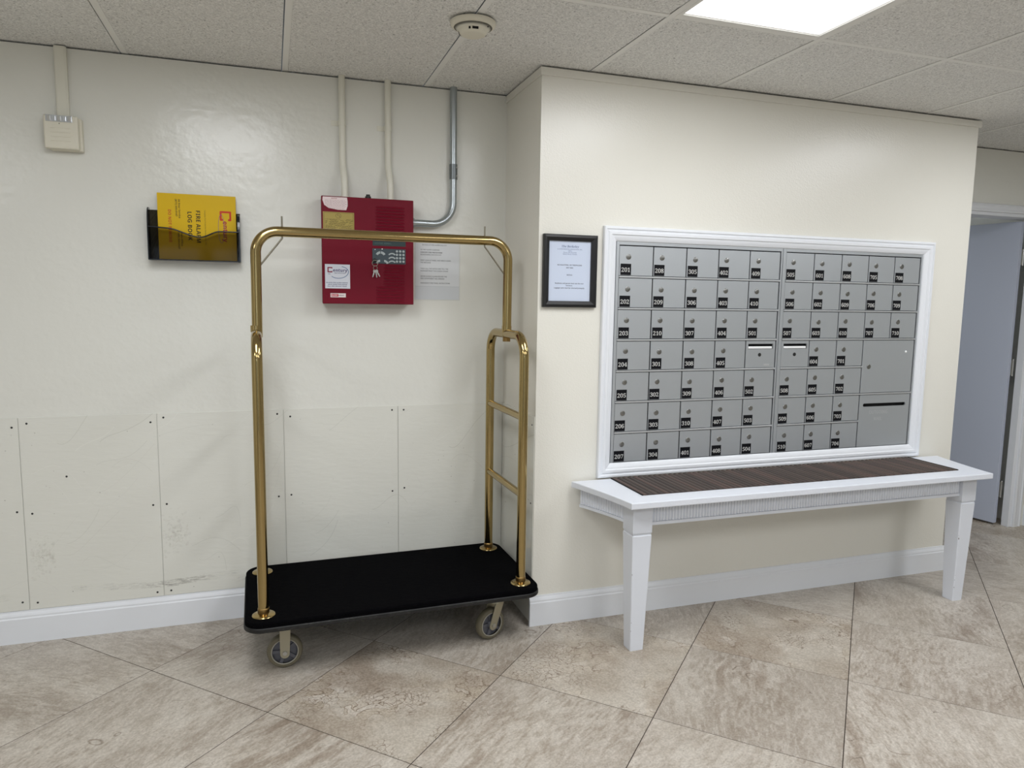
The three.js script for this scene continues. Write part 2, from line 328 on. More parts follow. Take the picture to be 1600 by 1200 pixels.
M.panel = phys({ map: scuff, roughness: 0.5, clearcoat: 1, clearcoatRoughness: 0.06, bumpMap: repeat(plaster, 0.9), bumpScale: 0.002 });
const wallPanels = new THREE.Group(); wallPanels.name = 'trim_2'; structure(wallPanels); scene.add(wallPanels);
function screw(p, x, y, z, turn = 0) {
  const s = add('screw', lathe([[0, 0.0022], [0.0028, 0.0018], [0.0042, 0.0004], [0.0042, 0]], 12).rotateX(Math.PI / 2).rotateY(turn), M.keyWay, p); s.position.set(x, y, z);
}
{
  const edges = [-3.06, -2.555, -2.0445, -1.54, -1.029, -0.518, -0.004];
  for (let i = 0; i < 6; i++) {
    const [a, b] = [edges[i] + 0.0012, edges[i + 1] - 0.0012], g = box(a, b, BH + 0.001, 0.9403, 0.0005, 0.004, 0.0008), uv = g.attributes.uv, p = g.attributes.position;
    for (let k = 0; k < uv.count; k++) uv.setXY(k, (p.getX(k) + 2.56) / 2.56, (p.getY(k) - BH) / 0.805);
    const m = add('wall_panel', g, M.panel, wallPanels);
    for (const x of [a + 0.026, b - 0.024]) for (const y of [0.913, 0.545, 0.163]) if (b < -0.1 || x < b - 0.05) screw(m, x + rr(-0.003, 0.003), y + rr(-0.012, 0.012), 0.004);
    if (i === 2) { screw(m, -1.885, 0.69, 0.004); }
  }
  const g = box(-0.004, -0.0005, BH + 0.001, 0.9403, 0.005, D - 0.002, 0.0008);
  const m = add('wall_panel', g, M.panel, wallPanels); for (let k = 0, uv = g.attributes.uv; k < uv.count; k++) uv.setXY(k, 0.9 + 0.05 * uv.getX(k), uv.getY(k));
  for (const z of [D - 0.03]) for (const y of [0.9, 0.55, 0.2]) screw(m, -0.004, y, z, -Math.PI / 2);
}

// ------------------------------------------------------------------ ceiling
const ceiling = new THREE.Group(); ceiling.name = 'ceiling'; structure(ceiling); scene.add(ceiling);
add('roof_slab', box(X0 - 0.2, X1 + 0.2, H + 0.3, H + 0.4, -2.8, Z1 + 0.2), M.slab, ceiling);
const LIGHTS = [[1, 0], [-2, 0], [4, 0], [-2, 2], [1, 2], [4, 2], [-5, 1]];   // grid cell of each fitting: column, row
{
  const rows = []; for (let r = -1; r < 5; r++) rows.push(r);
  const tg = [0, 1, 2, 3].map((k) => { const g = metres(box(-PITCH / 2 + 0.0124, PITCH / 2 - 0.0155, 0, 0.014, -PITCH + 0.0122, PITCH - 0.0148, 0.0012)), uv = g.attributes.uv; for (let i = 0; i < uv.count; i++) uv.setXY(i, uv.getX(i) + k * 0.37, uv.getY(i) + k * 0.23); return g; });
  const across = [], along = [];
  for (let k = -7; k < 10; k++) {
    const x = GX + k * PITCH; if (x > X0 && x < X1) along.push(x);
    for (const r of rows) {
      if (LIGHTS.some(([a, b]) => a === k && b === r)) continue;
      const cx = x + PITCH / 2, cz = GZ + r * 2 * PITCH + PITCH; if (cx < X0 - 0.2 || cx > X1 + 0.2) continue;
      add('ceiling_tile', tg[Math.floor(rnd() * 4)], M.ceilingTile, ceiling).position.set(cx + rr(-0.0006, 0.0006), H + 0.0006 + rr(0, 0.0008), cz);
    }
  }
  for (const x of along) add('ceiling_bar', box(x - 0.012, x + 0.012, H, H + 0.003, -0.15, Z1 + 0.1, 0.001), M.tee, ceiling);
  for (const r of rows) for (const x of along) add('ceiling_bar', box(x + 0.0122, x + PITCH - 0.0122, H, H + 0.003, GZ + r * 2 * PITCH - 0.012, GZ + r * 2 * PITCH + 0.012, 0.001), M.tee, ceiling);
  add('ceiling_tile', metres(box(1.5, 3.8, H, H + 0.014, -2.65, -0.16)), M.ceilingTile, ceiling);
}
function ceilingLight(col, row, label, group) {
  const cx = GX + (col + 0.5) * PITCH, cz = GZ + (row * 2 + 1) * PITCH, t = thing('ceiling_light', label, 'light', [cx, H, cz], 0, group), w = PITCH / 2 - 0.0125, l = PITCH - 0.0125;
  const frame = moulding(-w, -l, w, l, [[0, 0.012], [0, 0], [0.014, 0], [0.018, 0.004], [0.018, 0.03]]).rotateX(Math.PI / 2).scale(1, -1, 1);
  for (let i = 0, ix = frame.attributes.position; i < ix.count; i += 3) { const a = [0, 1, 2].map((k) => [ix.getX(i + k), ix.getY(i + k), ix.getZ(i + k)]); ix.setXYZ(i + 1, ...a[2]); ix.setXYZ(i + 2, ...a[1]); }
  frame.computeVertexNormals();
  add('frame', frame, M.tee, t);
  add('diffuser', box(-w + 0.0175, w - 0.0175, 0.004, 0.008, -l + 0.0175, l - 0.0175), M.diffuser, t);
  add('housing', box(-w, w, 0.03, 0.1, -l, l), M.tee, t);
  const lamp = new THREE.RectAreaLight(LAMP_COLOR, LAMP, 2 * w - 0.04, 2 * l - 0.04); lamp.position.set(cx, H + 0.002, cz); lamp.lookAt(cx, 0, cz); scene.add(lamp);
}
LIGHTS.forEach(([c, r], i) => ceilingLight(c, r, i ? 'flat white ceiling light panel in the lobby ceiling outside the frame' : 'glowing flat white light panel set in the ceiling in front of the mailboxes', i ? 'lobby ceiling lights outside the frame' : undefined));
{ // the room beyond the door has its own lamp
  const t = thing('ceiling_light', 'flat white ceiling light of the room behind the half open door', 'light', [2.6, H, -1.4]);
  add('diffuser', box(-0.28, 0.28, -0.012, -0.001, -0.28, 0.28, 0.004), M.diffuser, t);
  const lamp = new THREE.RectAreaLight(new THREE.Color(0.85, 0.92, 1), 9, 0.5, 0.5); lamp.position.set(2.6, H - 0.015, -1.4); lamp.lookAt(2.6, 0, -1.4); scene.add(lamp);
}
{ // smoke detector
  const t = thing('smoke_detector', 'round off-white smoke detector on the ceiling above the grey conduit', 'smoke detector', [-0.388, H, 0.812]);
  add('base', lathe([[0, -0.024], [0.068, -0.024], [0.077, -0.018], [0.079, -0.007], [0.075, -0.006], [0.055, -0.006], [0.055, 0], [0, 0]], 48), M.plasticWhite, t);
  add('body', lathe([[0, -0.05], [0.036, -0.0495], [0.044, -0.046], [0.048, -0.041], [0.05, -0.034], [0.066, -0.024], [0, -0.024]], 48), M.plasticWhite, t);
  for (const a of [-0.1, -0.5, 1.9, 2.3, 4.0, 4.4]) { const s = add('vent', new RoundedBoxGeometry(a === -0.5 || a === 2.3 || a === 4.4 ? 0.007 : 0.021, 0.008, 0.003, 2, 0.001), M.deep, t); s.position.set(Math.sin(a) * 0.0485, -0.0385, Math.cos(a) * 0.0485); s.rotation.y = a; }
  add('indicator', new THREE.SphereGeometry(0.0025, 10, 8), M.keyWay, t).position.set(0.04, -0.03, 0.046);
}

// ------------------------------------------------------------------ door on the right
{
  const d = new THREE.Group(); d.name = 'door_1'; structure(d); d.position.set(3.452, 0, -0.055); d.rotation.y = 0.17; scene.add(d);
  add('leaf', box(0, 0.032, 0.014, 1.982, -0.86, 0, 0.002), M.door, d);
  for (const y of [0.24, 1.05, 1.76]) {
    const h = add('hinge', merge([bar([0.046, y - 0.05, 0.004], [0.046, y + 0.05, 0.004], 0.0065, 12), box(0.03, 0.05, y - 0.05, y + 0.05, -0.0035, 0.0005)]), M.steel, d);
    for (const k of [-0.052, 0.052]) add('hinge_pin', new THREE.SphereGeometry(0.007, 12, 8).translate(0.046, y + k, 0.004), M.steel, h);
  }
  add('lock_plate', box(-0.002, 0.0, 0.93, 1.05, -0.83, -0.77, 0.0008), M.steel, d);
  const knob = lathe([[0, 0.058], [0.018, 0.056], [0.026, 0.044], [0.024, 0.03], [0.012, 0.024], [0.011, 0.006], [0.03, 0.004], [0.03, 0]], 24).rotateZ(Math.PI / 2).translate(-0.001, 1, -0.8);
  add('door_handle', knob, M.steel, d);
  const prof = [[0, 0], [0, 0.016], [0.012, 0.018], [0.03, 0.014], [0.055, 0.012], [0.062, 0.016], [0.074, 0.013], [0.08, 0.006], [0.08, 0]];
  const sideProf = prof.map(([a, z]) => [a, z]);
  const s1 = outline(sideProf.map(([a, z]) => [a, z]), DO.y + 0.052);   // casing, profile swept upwards
  s1.rotateX(-Math.PI / 2); s1.scale(1, 1, -1);
  const fixWinding = (g) => { g = g.index ? g.toNonIndexed() : g; const p = g.attributes.position; for (let i = 0; i < p.count; i += 3) { const b = [p.getX(i + 1), p.getY(i + 1), p.getZ(i + 1)]; p.setXYZ(i + 1, p.getX(i + 2), p.getY(i + 2), p.getZ(i + 2)); p.setXYZ(i + 2, ...b); } g.computeVertexNormals(); return g; };
  const right = fixWinding(s1.clone()).translate(DO.x1 + 0.012, 0, 0);
  const left = s1.clone().scale(-1, 1, 1); left.deleteAttribute('normal'); left.computeVertexNormals(); left.translate(DO.x0 - 0.012, 0, 0);
  const top = extrudeX(prof.map(([a, z]) => [z, a * 0.62 + DO.y + 0.002]), DO.x0 - 0.012, DO.x1 + 0.012);
  structure(add('trim_3', merge([right, left, top]), M.trim));
  const jamb = merge([box(DO.x1 - 0.018, DO.x1 + 0.014, 0, DO.y, -0.042, 0.004, 0.001), box(DO.x0 - 0.012, DO.x0 + 0.018, 0, DO.y, -0.12, 0.004, 0.001), box(DO.x0 - 0.012, DO.x1 + 0.012, DO.y - 0.018, DO.y + 0.004, -0.12, 0.004, 0.001)]);
  structure(add('trim_4', jamb, M.trim));
}

// ------------------------------------------------------------------ mailboxes
structure(add('trim_5', moulding(0.294, 0.6535, 2.155, 1.762, [[0, 0], [0, 0.017], [0.003, 0.02], [0.011, 0.021], [0.014, 0.016], [0.019, 0.016], [0.024, 0.021], [0.034, 0.021], [0.039, 0.0165], [0.045, 0.0155], [0.052, 0.013], [0.06, 0.009], [0.063, 0.004], [0.063, -0.02]], D), M.trim));
const ROW = 0.139, TOP = 1.684, numbers = [];
const plan = [
  { x: 0.376, pitch: 0.1692, rows: [[201, 208, 305, 402, 409], [202, 209, 306, 403, 410], [203, 210, 307, 404, 501], [204, 301, 308, 405, 0], [205, 302, 309, 406, 502], [206, 303, 310, 407, 503], [207, 304, 401, 408, 504]] },
  { x: 1.254, pitch: 0.1655, rows: [[505, 601, 608, 705, 708], [506, 602, 609, 706, 709], [507, 603, 610, 707, 710], [0, 604, 701], [508, 605, 702], [509, 606, 703], [510, 607, 704]] },
];
for (const p of plan) for (const r of p.rows) for (const n of r) if (n) numbers.push(n);
const plates = canvas(1024, 1024, (c, w) => {
  c.fillStyle = '#08090f'; c.fillRect(0, 0, w, w); c.fillStyle = '#e9e9e6'; c.font = '54px serif'; c.textAlign = 'center'; c.textBaseline = 'middle';
  numbers.forEach((n, i) => c.fillText(String(n), (i % 8) * 128 + 64, Math.floor(i / 8) * 128 + 68));
});
M.plate = phys({ map: plates, roughness: 0.55, specularIntensity: 0.4 });
const font = await new FontLoader().loadAsync('fonts/droid/droid_sans_regular.typeface.json');
{
  const lockGeo = lathe([[0, 0.0035], [0.0055, 0.0035], [0.0065, 0.0028], [0.0105, 0.0028], [0.0118, 0.0018], [0.0118, 0]], 20).rotateX(Math.PI / 2), keyGeo = box(-0.0011, 0.0011, -0.0048, 0.0048, 0.0034, 0.0042);
  const doorCache = new Map();
  const doorGeo = (w, h) => { const k = w + ',' + h; if (!doorCache.has(k)) doorCache.set(k, box(0, w, 0, h, -0.004, 0.0025, 0.0008)); return doorCache.get(k); };
  plan.forEach((p, b) => {
    const bx0 = b ? 1.2345 : 0.36, bx1 = b ? 2.098 : 1.2315;
    const t = thing('mailbox_bank', b ? 'right bank of grey metal mailboxes with the wide outgoing mail slot panel' : 'left bank of grey metal mailboxes numbered from 201 to 504', 'mailboxes', [bx0, 0.708, D]);
    const lx = (x) => x - bx0, ly = (y) => y - 0.708, xe = p.x + 5 * p.pitch - (b ? 0 : 0), yb = TOP - 7 * ROW;
    add('cabinet', box(0, lx(bx1), 0, 1.0 - 0.002, -0.26, -0.012), M.deep, t);
    // face frame: outer rails and the shelf bars between the rows
    const f = 0.004;
    add('frame', merge([box(0, lx(p.x) - 0.002, 0, 0.998, -0.012, f, 0.001), box(lx(xe) + 0.001, lx(bx1), 0, 0.998, -0.012, f, 0.001), box(lx(p.x) - 0.002, lx(xe) + 0.001, ly(TOP) + 0.001, 0.998, -0.012, f, 0.001), box(lx(p.x) - 0.002, lx(xe) + 0.001, 0, ly(yb) + 0.006, -0.012, f, 0.001)]), M.alu, t);
    for (let r = 1; r < 7; r++) {
      const y = ly(TOP - r * ROW), short = b && r > 3;
      add('rail', box(lx(p.x) - 0.001, lx(short ? p.x + 3 * p.pitch : xe), y - 0.001, y + 0.006, -0.012, 0.0065, 0.001), M.aluRail, t);
      if (b && r === 5) add('rail', box(lx(p.x + 3 * p.pitch), lx(xe), y - 0.001, y + 0.006, -0.012, 0.0065, 0.001), M.aluRail, t);
    }
    p.rows.forEach((row, r) => row.forEach((n, c) => {
      const x = lx(p.x + c * p.pitch), y0 = ly(TOP - (r + 1) * ROW) + 0.0085, w = p.pitch - 0.0052, h = ROW - 0.012;
      const g = new THREE.Group();
      if (n) {
        const d = add('mailbox_door', doorGeo(w, h), M.alu, t); d.position.set(x, y0, 0);
        const lock = add('lock', lockGeo, M.lockFace, d), skew = rr(-0.003, 0.003); lock.position.set(0.042 + skew, h - 0.0455 + rr(-0.003, 0.003), 0.0025); lock.rotation.z = rr(-0.9, 0.9);
        const i = numbers.indexOf(n), u = (i % 8) / 8, v = 1 - (Math.floor(i / 8) + 1) / 8, e = 0.012, lw = 0.051, px = 0.004 + skew;
        add('number_plate', sheet(px, px + lw, 0.002, 0.0505, 0.0025, u + e, v + e, u + 0.125 - e, v + 0.125 - e, 0.0012), M.plate, d);
      } else {   // letter slot panel
        const s = outline(rect(0, 0, w, h), 0.0065, [rect(0.012, h - 0.038, w - 0.012, h - 0.014)]).translate(0, 0, -0.004), d = add('slot_panel', s, M.alu, t); d.position.set(x, y0, 0);
        add('slot_lip', box(0.012, w - 0.019, h - 0.037, h - 0.0262, -0.0035, 0.006, 0.0025), M.lip, d);
        add('lock', lathe([[0, 0.0012], [0.008, 0.0012], [0.009, 0.0006], [0.009, 0]], 20).rotateX(Math.PI / 2).translate(0.078, h - 0.066, 0.0025), M.keyWay, d);
        if (!b) add('maker_plate', box(0.104, 0.136, 0.008, 0.018, 0.0025, 0.0032), M.aluRail, d);
      }
    }));
    if (b) {
      const x = lx(p.x + 3 * p.pitch), w = 2 * p.pitch - 0.0045, h = 2 * ROW - 0.012;
      const d = add('parcel_door', box(0, w, 0, h, -0.004, 0.0025, 0.0008), M.alu, t); d.position.set(x, ly(TOP - 5 * ROW) + 0.0085, 0);
      const lk = add('lock', lockGeo, M.lockFace, d); lk.position.set(0.043, 0.133, 0.0025);
      add('peg', lathe([[0, 0.004], [0.005, 0.003], [0.006, 0]], 14).rotateX(Math.PI / 2).translate(0.277, 0.207, 0.0025), M.lip, d);
      const sl = new THREE.Shape(rect(0, 0, w, h).map((q) => new THREE.Vector2(...q))), hole = new THREE.Path(), y = h - 0.052, r = 0.0085;
      hole.absarc(0.032, y, r, Math.PI / 2, Math.PI * 1.5); hole.absarc(w - 0.034, y, r, -Math.PI / 2, Math.PI / 2); sl.holes.push(hole);
      const o = add('outgoing_panel', new THREE.ExtrudeGeometry(sl, { depth: 0.0065, bevelEnabled: false, curveSegments: 8 }).translate(0, 0, -0.004), M.alu, t); o.position.set(x, ly(TOP - 7 * ROW) + 0.0085, 0);
      ['OUTGOING', 'MAIL'].forEach((s, k) => { const g = new TextGeometry(s, { font, size: 0.017, depth: 0.0004, curveSegments: 3 }); g.computeBoundingBox(); const ww = g.boundingBox.max.x; add('lettering', g.translate(0.115 - ww / 2 + 0.01, h - 0.098 - k * 0.034, 0.0022), M.aluRail, o); });
    }
  });
}

// ------------------------------------------------------------------ console table under the mailboxes
const CX = 1.222, TY = 0.65;
{
  const t = thing('console_table', 'long white painted console table with tapered legs under the mailboxes', 'table', [CX, 0, D]);
  const edge = (s) => { const u = s * s * (3 - 2 * s) * 0.35 + s * 0.65; return 1.056 - 0.092 * Math.pow(u, 0.75); };   // half width from the wall to the front
  const half = []; for (let i = 0; i <= 16; i++) half.push([edge(i / 16), 0.0225 + 0.387 * i / 16]);
  const loop = [...half, ...half.map(([x, z]) => [-x, z]).reverse()];
  // notch where the mailbox trim comes down onto the top
  const shape = new THREE.Shape(loop.map(([x, z]) => new THREE.Vector2(x, z)));
  const top = new THREE.ExtrudeGeometry(shape, { depth: 0.02, bevelEnabled: true, bevelThickness: 0.0035, bevelSize: 0.0035, bevelSegments: 2, bevelOffset: -0.0035 });
  top.rotateX(Math.PI / 2).translate(0, TY - 0.0035, 0);
  add('tabletop', top, M.tableWhite, t);
  // fluted aprons
  function reeded(path, out, y0, y1, pitch, depth) {   // path of [x, z]; reeds stand proud to the side of out
    const P = path.map(([x, z]) => new THREE.Vector2(x, z)), pts = []; let carry = 0;
    const L = []; let total = 0; for (let i = 0; i < P.length - 1; i++) { L.push(P[i].distanceTo(P[i + 1])); total += L[i]; }
    const n = Math.round(total / pitch), at = (s) => { let i = 0; while (i < L.length - 1 && s > L[i]) { s -= L[i]; i++; } const d = P[i + 1].clone().sub(P[i]).normalize(); return [P[i].clone().addScaledVector(d, s), new THREE.Vector2(d.y, -d.x).multiplyScalar(out)]; };
    for (let k = 0; k < n; k++) for (let j = 0; j < 6; j++) { const s = (k + j / 6) / n * total, [p, q] = at(s), h = 0.12 + 0.88 * Math.pow(Math.sin(Math.PI * j / 6), 0.6); pts.push([p, q, j === 0 ? 0 : h * depth]); }
    const [pe, qe] = at(total - 1e-6); pts.push([pe, qe, 0]);
    const tri = [];
    for (let i = 0; i < pts.length - 1; i++) {
      const a = pts[i][0].clone().addScaledVector(pts[i][1], pts[i][2]), b = pts[i + 1][0].clone().addScaledVector(pts[i + 1][1], pts[i + 1][2]);
      const A = [a.x, y0, a.y], B = [b.x, y0, b.y], C = [b.x, y1, b.y], E = [a.x, y1, a.y];
      out > 0 ? tri.push(A, C, B, A, E, C) : tri.push(A, B, C, A, C, E);
      const a0 = pts[i][0].clone().addScaledVector(pts[i][1], -0.006), b0 = pts[i + 1][0].clone().addScaledVector(pts[i + 1][1], -0.006);
      const F = [a0.x, y0, a0.y], G = [b0.x, y0, b0.y];
      out > 0 ? tri.push(A, B, G, A, G, F) : tri.push(A, G, B, A, F, G);
    }
    return flat(tri);
  }
  const slabAlong = (path, out, y0, y1, t0, t1) => {
    const tri = [];
    for (let i = 0; i < path.length - 1; i++) {
      const a = new THREE.Vector2(...path[i]), b = new THREE.Vector2(...path[i + 1]), d = b.clone().sub(a).normalize(), n = new THREE.Vector2(d.y, -d.x).multiplyScalar(out);
      const q = (p, k, y) => [p.x + n.x * k, y, p.y + n.y * k], c = [q(a, t0, y0), q(b, t0, y0), q(b, t1, y0), q(a, t1, y0), q(a, t0, y1), q(b, t0, y1), q(b, t1, y1), q(a, t1, y1)];
      const f = [[0, 1, 2, 3], [4, 7, 6, 5], [0, 4, 5, 1], [3, 2, 6, 7], [0, 3, 7, 4], [1, 5, 6, 2]];
      for (const [w, x, y, z] of f) out > 0 ? tri.push(c[w], c[x], c[y], c[w], c[y], c[z]) : tri.push(c[w], c[y], c[x], c[w], c[z], c[y]);
    }
    return flat(tri);
  };
  const front = [[-0.84, 0.338], [0.84, 0.338]], left = [], right = [];
  for (let i = 0; i <= 12; i++) { const s = i / 12, x = edge(s) - 0.046, z = 0.02 + 0.27 * s; left.push([-x, z]); right.push([x, z]); }
  for (const [path, out] of [[front, -1], [left, -1], [right, 1]]) {
    const ap = add('apron', slabAlong(path, out, 0.532, 0.6265, -0.018, 0), M.tableWhite, t);
    add('fluting', reeded(path, out, 0.546, 0.6155, 0.0143, 0.0055), M.tableWhite, ap);
    add('bead', slabAlong(path, out, 0.5315, 0.5445, 0, 0.007), M.tableWhite, ap);
  }
  for (const s of [-1, 1]) {
    const g = sub('leg', t); g.position.set(s * 0.884, 0, 0.775 - D);
    add('block', box(-0.044, 0.044, 0.505, 0.6265, -0.044, 0.044, 0.002), M.tableWhite, g);
    add('neck', box(-0.041, 0.041, 0.494, 0.51, -0.041, 0.041), M.tableWhite, g);
    const a = 0.044, b = 0.03, c = 0.004, ring = (r, y, k) => [[-r + k, y, -r], [r - k, y, -r], [r, y, -r + k], [r, y, r - k], [r - k, y, r], [-r + k, y, r], [-r, y, r - k], [-r, y, -r + k]], A = ring(a - 0.003, 0.497, 0.003), A2 = ring(a, 0.494, 0.003), B = ring(b, 0, 0.003), tri = [];
    for (let i = 0; i < 8; i++) { const j = (i + 1) % 8; tri.push(A2[i], B[j], B[i], A2[i], A2[j], B[j], A[i], A2[j], A2[i], A[i], A[j], A2[j]); }
    for (let i = 1; i < 7; i++) tri.push(A[0], A[i + 1], A[i], B[0], B[i], B[i + 1]);
    add('taper', flat(tri), M.tableWhite, g);
    for (const [x, y] of [[-0.0345, 0.335], [-0.036, 0.325], [-0.0315, 0.12], [-0.032, 0.1], [-0.0315, 0.08]]) { const r = b + (a - b) * y / 0.494; add('chip', new THREE.SphereGeometry(0.003, 8, 6).scale(0.8, rr(0.8, 2), 0.25).translate(-r + 0.0035, y + rr(-0.02, 0.02), r - 0.0009), M.grout, g); }
  }
}
{ // slatted mat
  const t = thing('table_mat', 'dark brown slatted wood runner lying on the white console table', 'mat', [0, TY, 0]);
  const grain = data(64, 512, (x, y) => { const th = Math.abs(((y * 34) % 1) - 0.5) * 2, f = fbm(x * 12, y * 120, 12, 2, 3), k = 0.75 + 0.5 * f, d = th < 0.28 ? 0.5 : 1; return [112 * k * d, 98 * k * d, 90 * k * d]; });
  const tones = [1, 0.85, 1.12, 0.7].map((k, i) => std({ map: grain, color: new THREE.Color(0.56 * k * (i === 2 ? 1.12 : 1), 0.52 * k, 0.5 * k), roughness: 0.6 }));
  const z0 = D + 0.0235, z1 = 0.775, n = 66, x0 = 0.36, x1 = 2.072, p = (x1 - x0) / n;
  const prof = []; for (let k = 0; k <= 6; k++) { const a = k / 6; prof.push([p * 0.40 * (2 * a - 1), 0.0012 + 0.0034 * Math.pow(Math.sin(Math.PI * a), 0.6)]); }
  const tri = [], uv = [], q = (a, b, c, d, ua, ub) => { tri.push(a, b, c, a, c, d); uv.push([ua, 0], [ua, 1], [ub, 1], [ua, 0], [ub, 1], [ub, 0]); };
  for (let k = 0; k < 6; k++) q([prof[k][0], prof[k][1], z0], [prof[k][0], prof[k][1], z1], [prof[k + 1][0], prof[k + 1][1], z1], [prof[k + 1][0], prof[k + 1][1], z0], k / 6, (k + 1) / 6);
  for (const s of [0, 6]) { const a = prof[s]; s ? q([a[0], a[1], z0], [a[0], a[1], z1], [a[0], 0.0004, z1], [a[0], 0.0004, z0], 0, 0.1) : q([a[0], 0.0004, z0], [a[0], 0.0004, z1], [a[0], a[1], z1], [a[0], a[1], z0], 0, 0.1); }
  for (let k = 0; k < 6; k++) { tri.push([prof[k][0], 0.0004, z1], [prof[k + 1][0], prof[k + 1][1], z1], [prof[k][0], prof[k][1], z1], [prof[k][0], 0.0004, z1], [prof[k + 1][0], 0.0004, z1], [prof[k + 1][0], prof[k + 1][1], z1]); for (let i = 0; i < 6; i++) uv.push([0, 0]); }
  const g = flat(tri, uv);
  add('backing', box(x0, x1, 0, 0.0011, z0, z1 - 0.001), M.deep, t);
  for (let i = 0; i < n; i++) add('slat', g, tones[Math.floor(rnd() * 4)], t).position.set(x0 + (i + 0.5) * p, 0, 0);
  for (const x of [x0 - 0.0025, x1 + 0.0025]) add('binding', box(x - 0.0025, x + 0.0025, 0, 0.0045, z0, z1, 0.001), M.deep, t);
}

// ------------------------------------------------------------------ framed notice
{
  const t = thing('framed_notice', 'black framed notice hanging on the wall left of the mailboxes', 'picture frame', [0.0175, 1.4115, D]), w = 0.2465, h = 0.3055;
  add('frame', moulding(0, 0, w, h, [[0, 0], [0, 0.016], [0.003, 0.019], [0.012, 0.02], [0.02, 0.015], [0.0265, 0.011], [0.0265, 0.004]]), M.black, t);
  add('backing', box(0.001, w - 0.001, 0.001, h - 0.001, 0.0005, 0.004), M.black, t);
  const print = canvas(640, 820, (c, W2) => {
    c.fillStyle = '#d3dbee'; c.fillRect(0, 0, 640, 820); c.textAlign = 'center'; c.fillStyle = '#5d6e93';
    c.font = 'italic bold 40px serif'; c.fillText('The Berkeley', 320, 88); c.font = '21px serif'; c.fillText('A CONDOMINIUM ASSOCIATION, INC.', 320, 120); c.fillText('Office', 320, 142); c.fillText('Phone 305-555-0100', 320, 164); c.fillText('Miami Beach, Florida', 320, 186);
    c.fillStyle = '#333a4e'; c.font = 'bold 23px sans-serif'; c.fillText('NO SOLICITING, NO TRESPASSING', 320, 335); c.fillText('ANY TIME', 320, 372); c.fillText('NOTICE', 320, 470);
    c.fillText('Residents and guests must use the rear', 320, 585); c.fillText('entrance.', 320, 615); c.fillText('Luggage carts must be returned promptly', 320, 648);
  });
  add('print', sheet(0.026, w - 0.026, 0.026, h - 0.026, 0.004, 0, 0, 1, 1), std({ map: print, roughness: 0.7 }), t);
  add('glass', new THREE.PlaneGeometry(w - 0.053, h - 0.053).translate(w / 2, h / 2, 0.0072), M.glass, t);
}

// ------------------------------------------------------------------ fire alarm cabinet with its pipes
const AX = -0.857, AY = 1.4115, AW = 0.397, AH = 0.459, AZ = 0.092;
const stickers = canvas(1024, 1024, (c) => {
  c.fillStyle = '#fff'; c.fillRect(0, 0, 1024, 1024);
  const C = (x, y, big, col, dk) => { c.strokeStyle = col; c.lineWidth = big * 0.2; c.lineJoin = 'round'; c.beginPath(); c.moveTo(x + big * 0.78, y + big * 0.27); c.lineTo(x + big * 0.78, y + big * 0.12); c.lineTo(x + big * 0.12, y + big * 0.12); c.lineTo(x + big * 0.12, y + big * 0.88); c.lineTo(x + big * 0.78, y + big * 0.88); c.lineTo(x + big * 0.78, y + big * 0.73); c.stroke(); c.fillStyle = dk; };
  // 0,0: company sticker 512 x 512
  c.fillStyle = '#dfe3ee'; c.fillRect(0, 0, 512, 512); c.strokeStyle = '#4a6a9c'; c.lineWidth = 12; c.beginPath(); c.ellipse(290, 170, 190, 125, -0.12, -1.2, 2.6); c.stroke();
  C(48, 58, 118, '#8c1a3c', '#7a1440'); c.fillStyle = '#3a2c6a'; c.font = 'bold 92px sans-serif'; c.fillText('entury', 160, 158); c.font = 'bold 26px sans-serif'; c.fillStyle = '#555a80'; c.fillText('FIRE PROTECTION', 190, 196); c.fillText('INC.', 62, 214);
  c.fillStyle = '#39406a'; c.font = 'bold 31px sans-serif'; c.fillText('24 HOUR FIRE ALARM SERVICE', 18, 400); c.fillText('SALES INSPECTION REPAIR', 56, 438); c.fillText('CALL (305) 555-0147 TODAY', 44, 476);
  // 512,0: gold plate
  c.fillStyle = '#a8954a'; c.fillRect(512, 0, 512, 360); c.strokeStyle = '#5f5322'; c.lineWidth = 5; c.strokeRect(528, 16, 480, 328); c.fillStyle = '#574b1e'; c.font = 'bold 40px serif'; c.fillText('U', 745, 70); c.fillText('L', 775, 92); c.beginPath(); c.arc(765, 70, 44, 0, 7); c.stroke();
  for (let y = 135; y < 325; y += 17) for (let x = 548; x < 985; ) { const w = 10 + ((x * 7 + y * 13) % 38); if ((x + y) % 5) c.fillRect(x, y, w, 7); x += w + 9; }
  // 512,380: warning label
  c.fillStyle = '#e6d5d6'; c.fillRect(512, 380, 512, 260); c.fillStyle = '#a04a52'; c.font = 'bold 32px sans-serif'; c.fillText('NOTICE', 690, 420); c.fillStyle = '#a98a8c';
  for (let y = 445; y < 620; y += 24) for (let x = 560; x < 960; ) { const w = 14 + ((x * 5 + y * 11) % 50); c.fillRect(x, y, w, 6); x += w + 12; }
  // 0,560: maker label
  c.fillStyle = '#e9dfe0'; c.fillRect(0, 560, 400, 110); c.fillStyle = '#b3122c'; c.fillRect(16, 580, 190, 70); c.fillStyle = '#f4e9ea'; c.font = 'bold 50px sans-serif'; c.fillText('SILENT', 20, 633); c.fillStyle = '#20161c'; c.font = 'bold 38px sans-serif'; c.fillText('KNIGHT', 212, 630);
  // 0,700: screen text
  c.fillStyle = '#25383a'; c.fillRect(0, 700, 512, 90); c.fillStyle = '#4d6d6a'; c.font = '34px monospace'; c.fillText('SYSTEM NORMAL', 30, 758);
});
M.sticker = std({ map: stickers, roughness: 0.45 });
